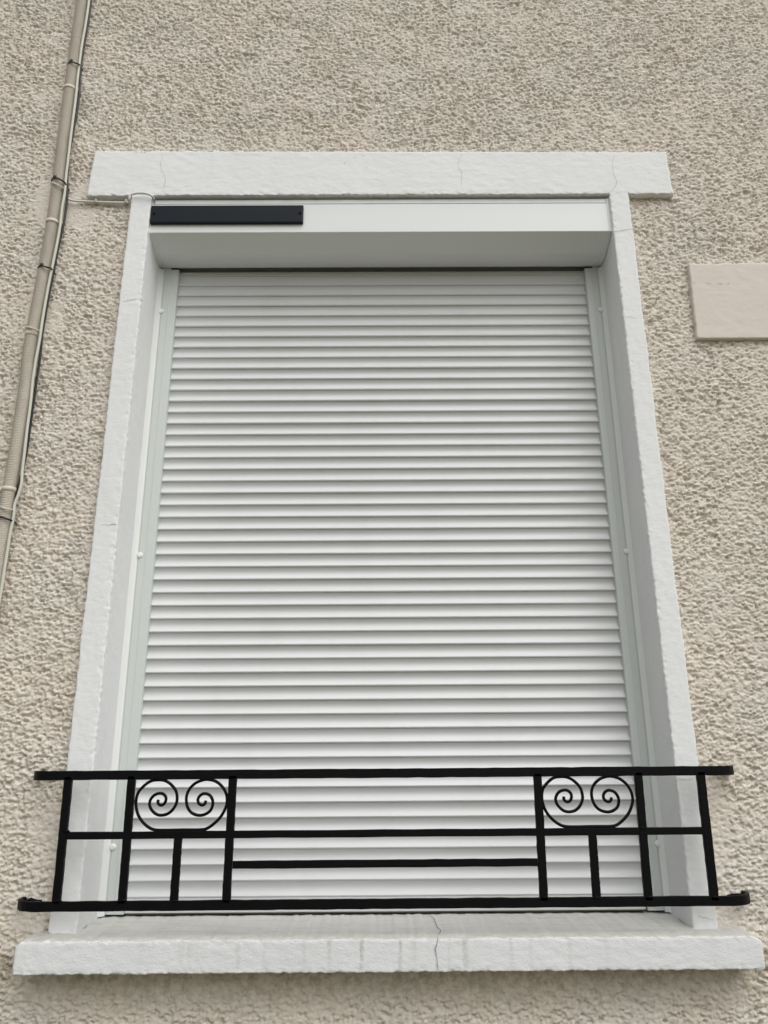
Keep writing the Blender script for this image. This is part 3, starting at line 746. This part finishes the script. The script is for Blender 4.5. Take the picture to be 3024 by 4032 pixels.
# thin feed cable to the shutter box
s1 = .5425
f1 = [at(255, 760, WY-.012), at(265, 779, WY-.013), at(288, 790, WY-.012), at(347, 793.5, WY-.011), at(412, 796, WY-.011), at(470, 798, WY-.011), at(499, 798, WY-.012), at(509, 795, 2.000), at(509, 783, 1.991), at(514, 768, 1.9895), at(540, 761, 1.9885),
      at(570, 761, 1.9885), at(594, 769, 1.9895), at(604, 780, 1.998), at(608, 787, 2.016)]
fc = tube('thin_cable', catmull(f1, 6), 0.0036, GCAB, None, sides=8)
tag(fc, 'thin painted cable branching from the conduit over the jamb to the shutter box', 'cable')
for px, lab in ((378, 'small cable clip nearer the conduit on the thin branch cable'), (497, 'small cable clip against the white jamb on the thin branch cable')):
    q = np.array(at(px, 795 if px < 400 else 797, WY-.012))
    V, Fc = tube_data([q+np.array((-.0045, 0, 0)), q+np.array((-.0045, 0, 0))+np.array((0.009, 0, 0))], .0048, 10)
    o = mesh('cable_clip', V, Fc, TIEW, None, True); tag(o, lab, 'clip', 'cable clips on the thin branch cable')
    V2 = [(q[0]+a, q[1]+c_, q[2]+d+H) for a in (-.003, .003) for c_ in (-.004, .012) for d in (.004, .0095)]
    nail = mesh('nail', V2, [(0, 1, 3, 2), (4, 6, 7, 5), (0, 4, 5, 1), (2, 3, 7, 6), (0, 2, 6, 4), (1, 5, 7, 3)], TIEW, None, lift=False)
    nail.parent = o; nail.matrix_parent_inverse = o.matrix_world.inverted()
def zip_tie(pts, m, label, head=None, hw=0.0035):
    """a strap in front of pipe and cables that goes round behind them"""
    pp = []
    n = len(pts)
    for i, (x, y) in enumerate(pts):
        s = i/(n-1); bow = math.sin(math.pi*s)
        pp.append(np.array(at(x, y, WY-0.020-0.020*bow)))
    pp = [q+np.array([0.002*(1 if k > len(pp)/2 else -1), -0.003, 0]) for k, q in enumerate(pp)]; pp = [pp[0]+np.array([0.003, 0.018, 0])]+pp+[pp[-1]+np.array([0.001, 0.018, 0])]
    V, Fc = tube_data(catmull(pp, 6), 0.0027, 8, squash=0.9)
    o = mesh('cable_tie', V, Fc, m, None, True); tag(o, label, 'cable tie', 'cable ties round the conduit')
    if head:
        q = np.array(at(head[0], head[1], WY-0.033)); d = 0.0050
        v = [(q[0]+a, q[1]+c_, q[2]+e) for a in (-d, d) for c_ in (-d, d) for e in (-d, d)]
        hd = mesh('tie_head', v, [(0, 1, 3, 2), (4, 6, 7, 5), (0, 4, 5, 1), (2, 3, 7, 6), (0, 2, 6, 4), (1, 5, 7, 3)], m, o)
    return o
zip_tie([(270, 261), (274, 252), (284, 246), (296, 250), (308, 255), (314, 262)], BCAB, 'black cable tie highest up the conduit', head=(282, 243))
zip_tie([(208, 716), (212, 706), (222, 703), (238, 708), (252, 720), (261, 736)], BCAB, 'black cable tie on the conduit level with the lintel', head=(218, 700))
zip_tie([(155, 1060), (158, 1052), (168, 1048), (184, 1053), (198, 1058), (206, 1068)], BCAB, 'black cable tie on the conduit beside the top of the shutter', head=(166, 1046))
zip_tie([(-16, 2036), (-8, 2030), (4, 2036), (20, 2040), (38, 2048), (51, 2055)], BCAB, 'lowest black cable tie on the conduit at the left edge', head=(-10, 2030))
zip_tie([(205, 724), (214, 724), (226, 729), (240, 738), (252, 748)], TIEW, 'white cable tie just under the black tie level with the lintel')
zip_tie([(106, 1291), (114, 1290), (126, 1293), (142, 1300), (158, 1308)], TIEW, 'white cable tie directly above a pipe clip on the conduit')
zip_tie([(-2, 2000), (10, 1999), (24, 2004), (40, 2008), (54, 2012)], TIEW, 'white cable tie near the bottom above the lowest black tie')
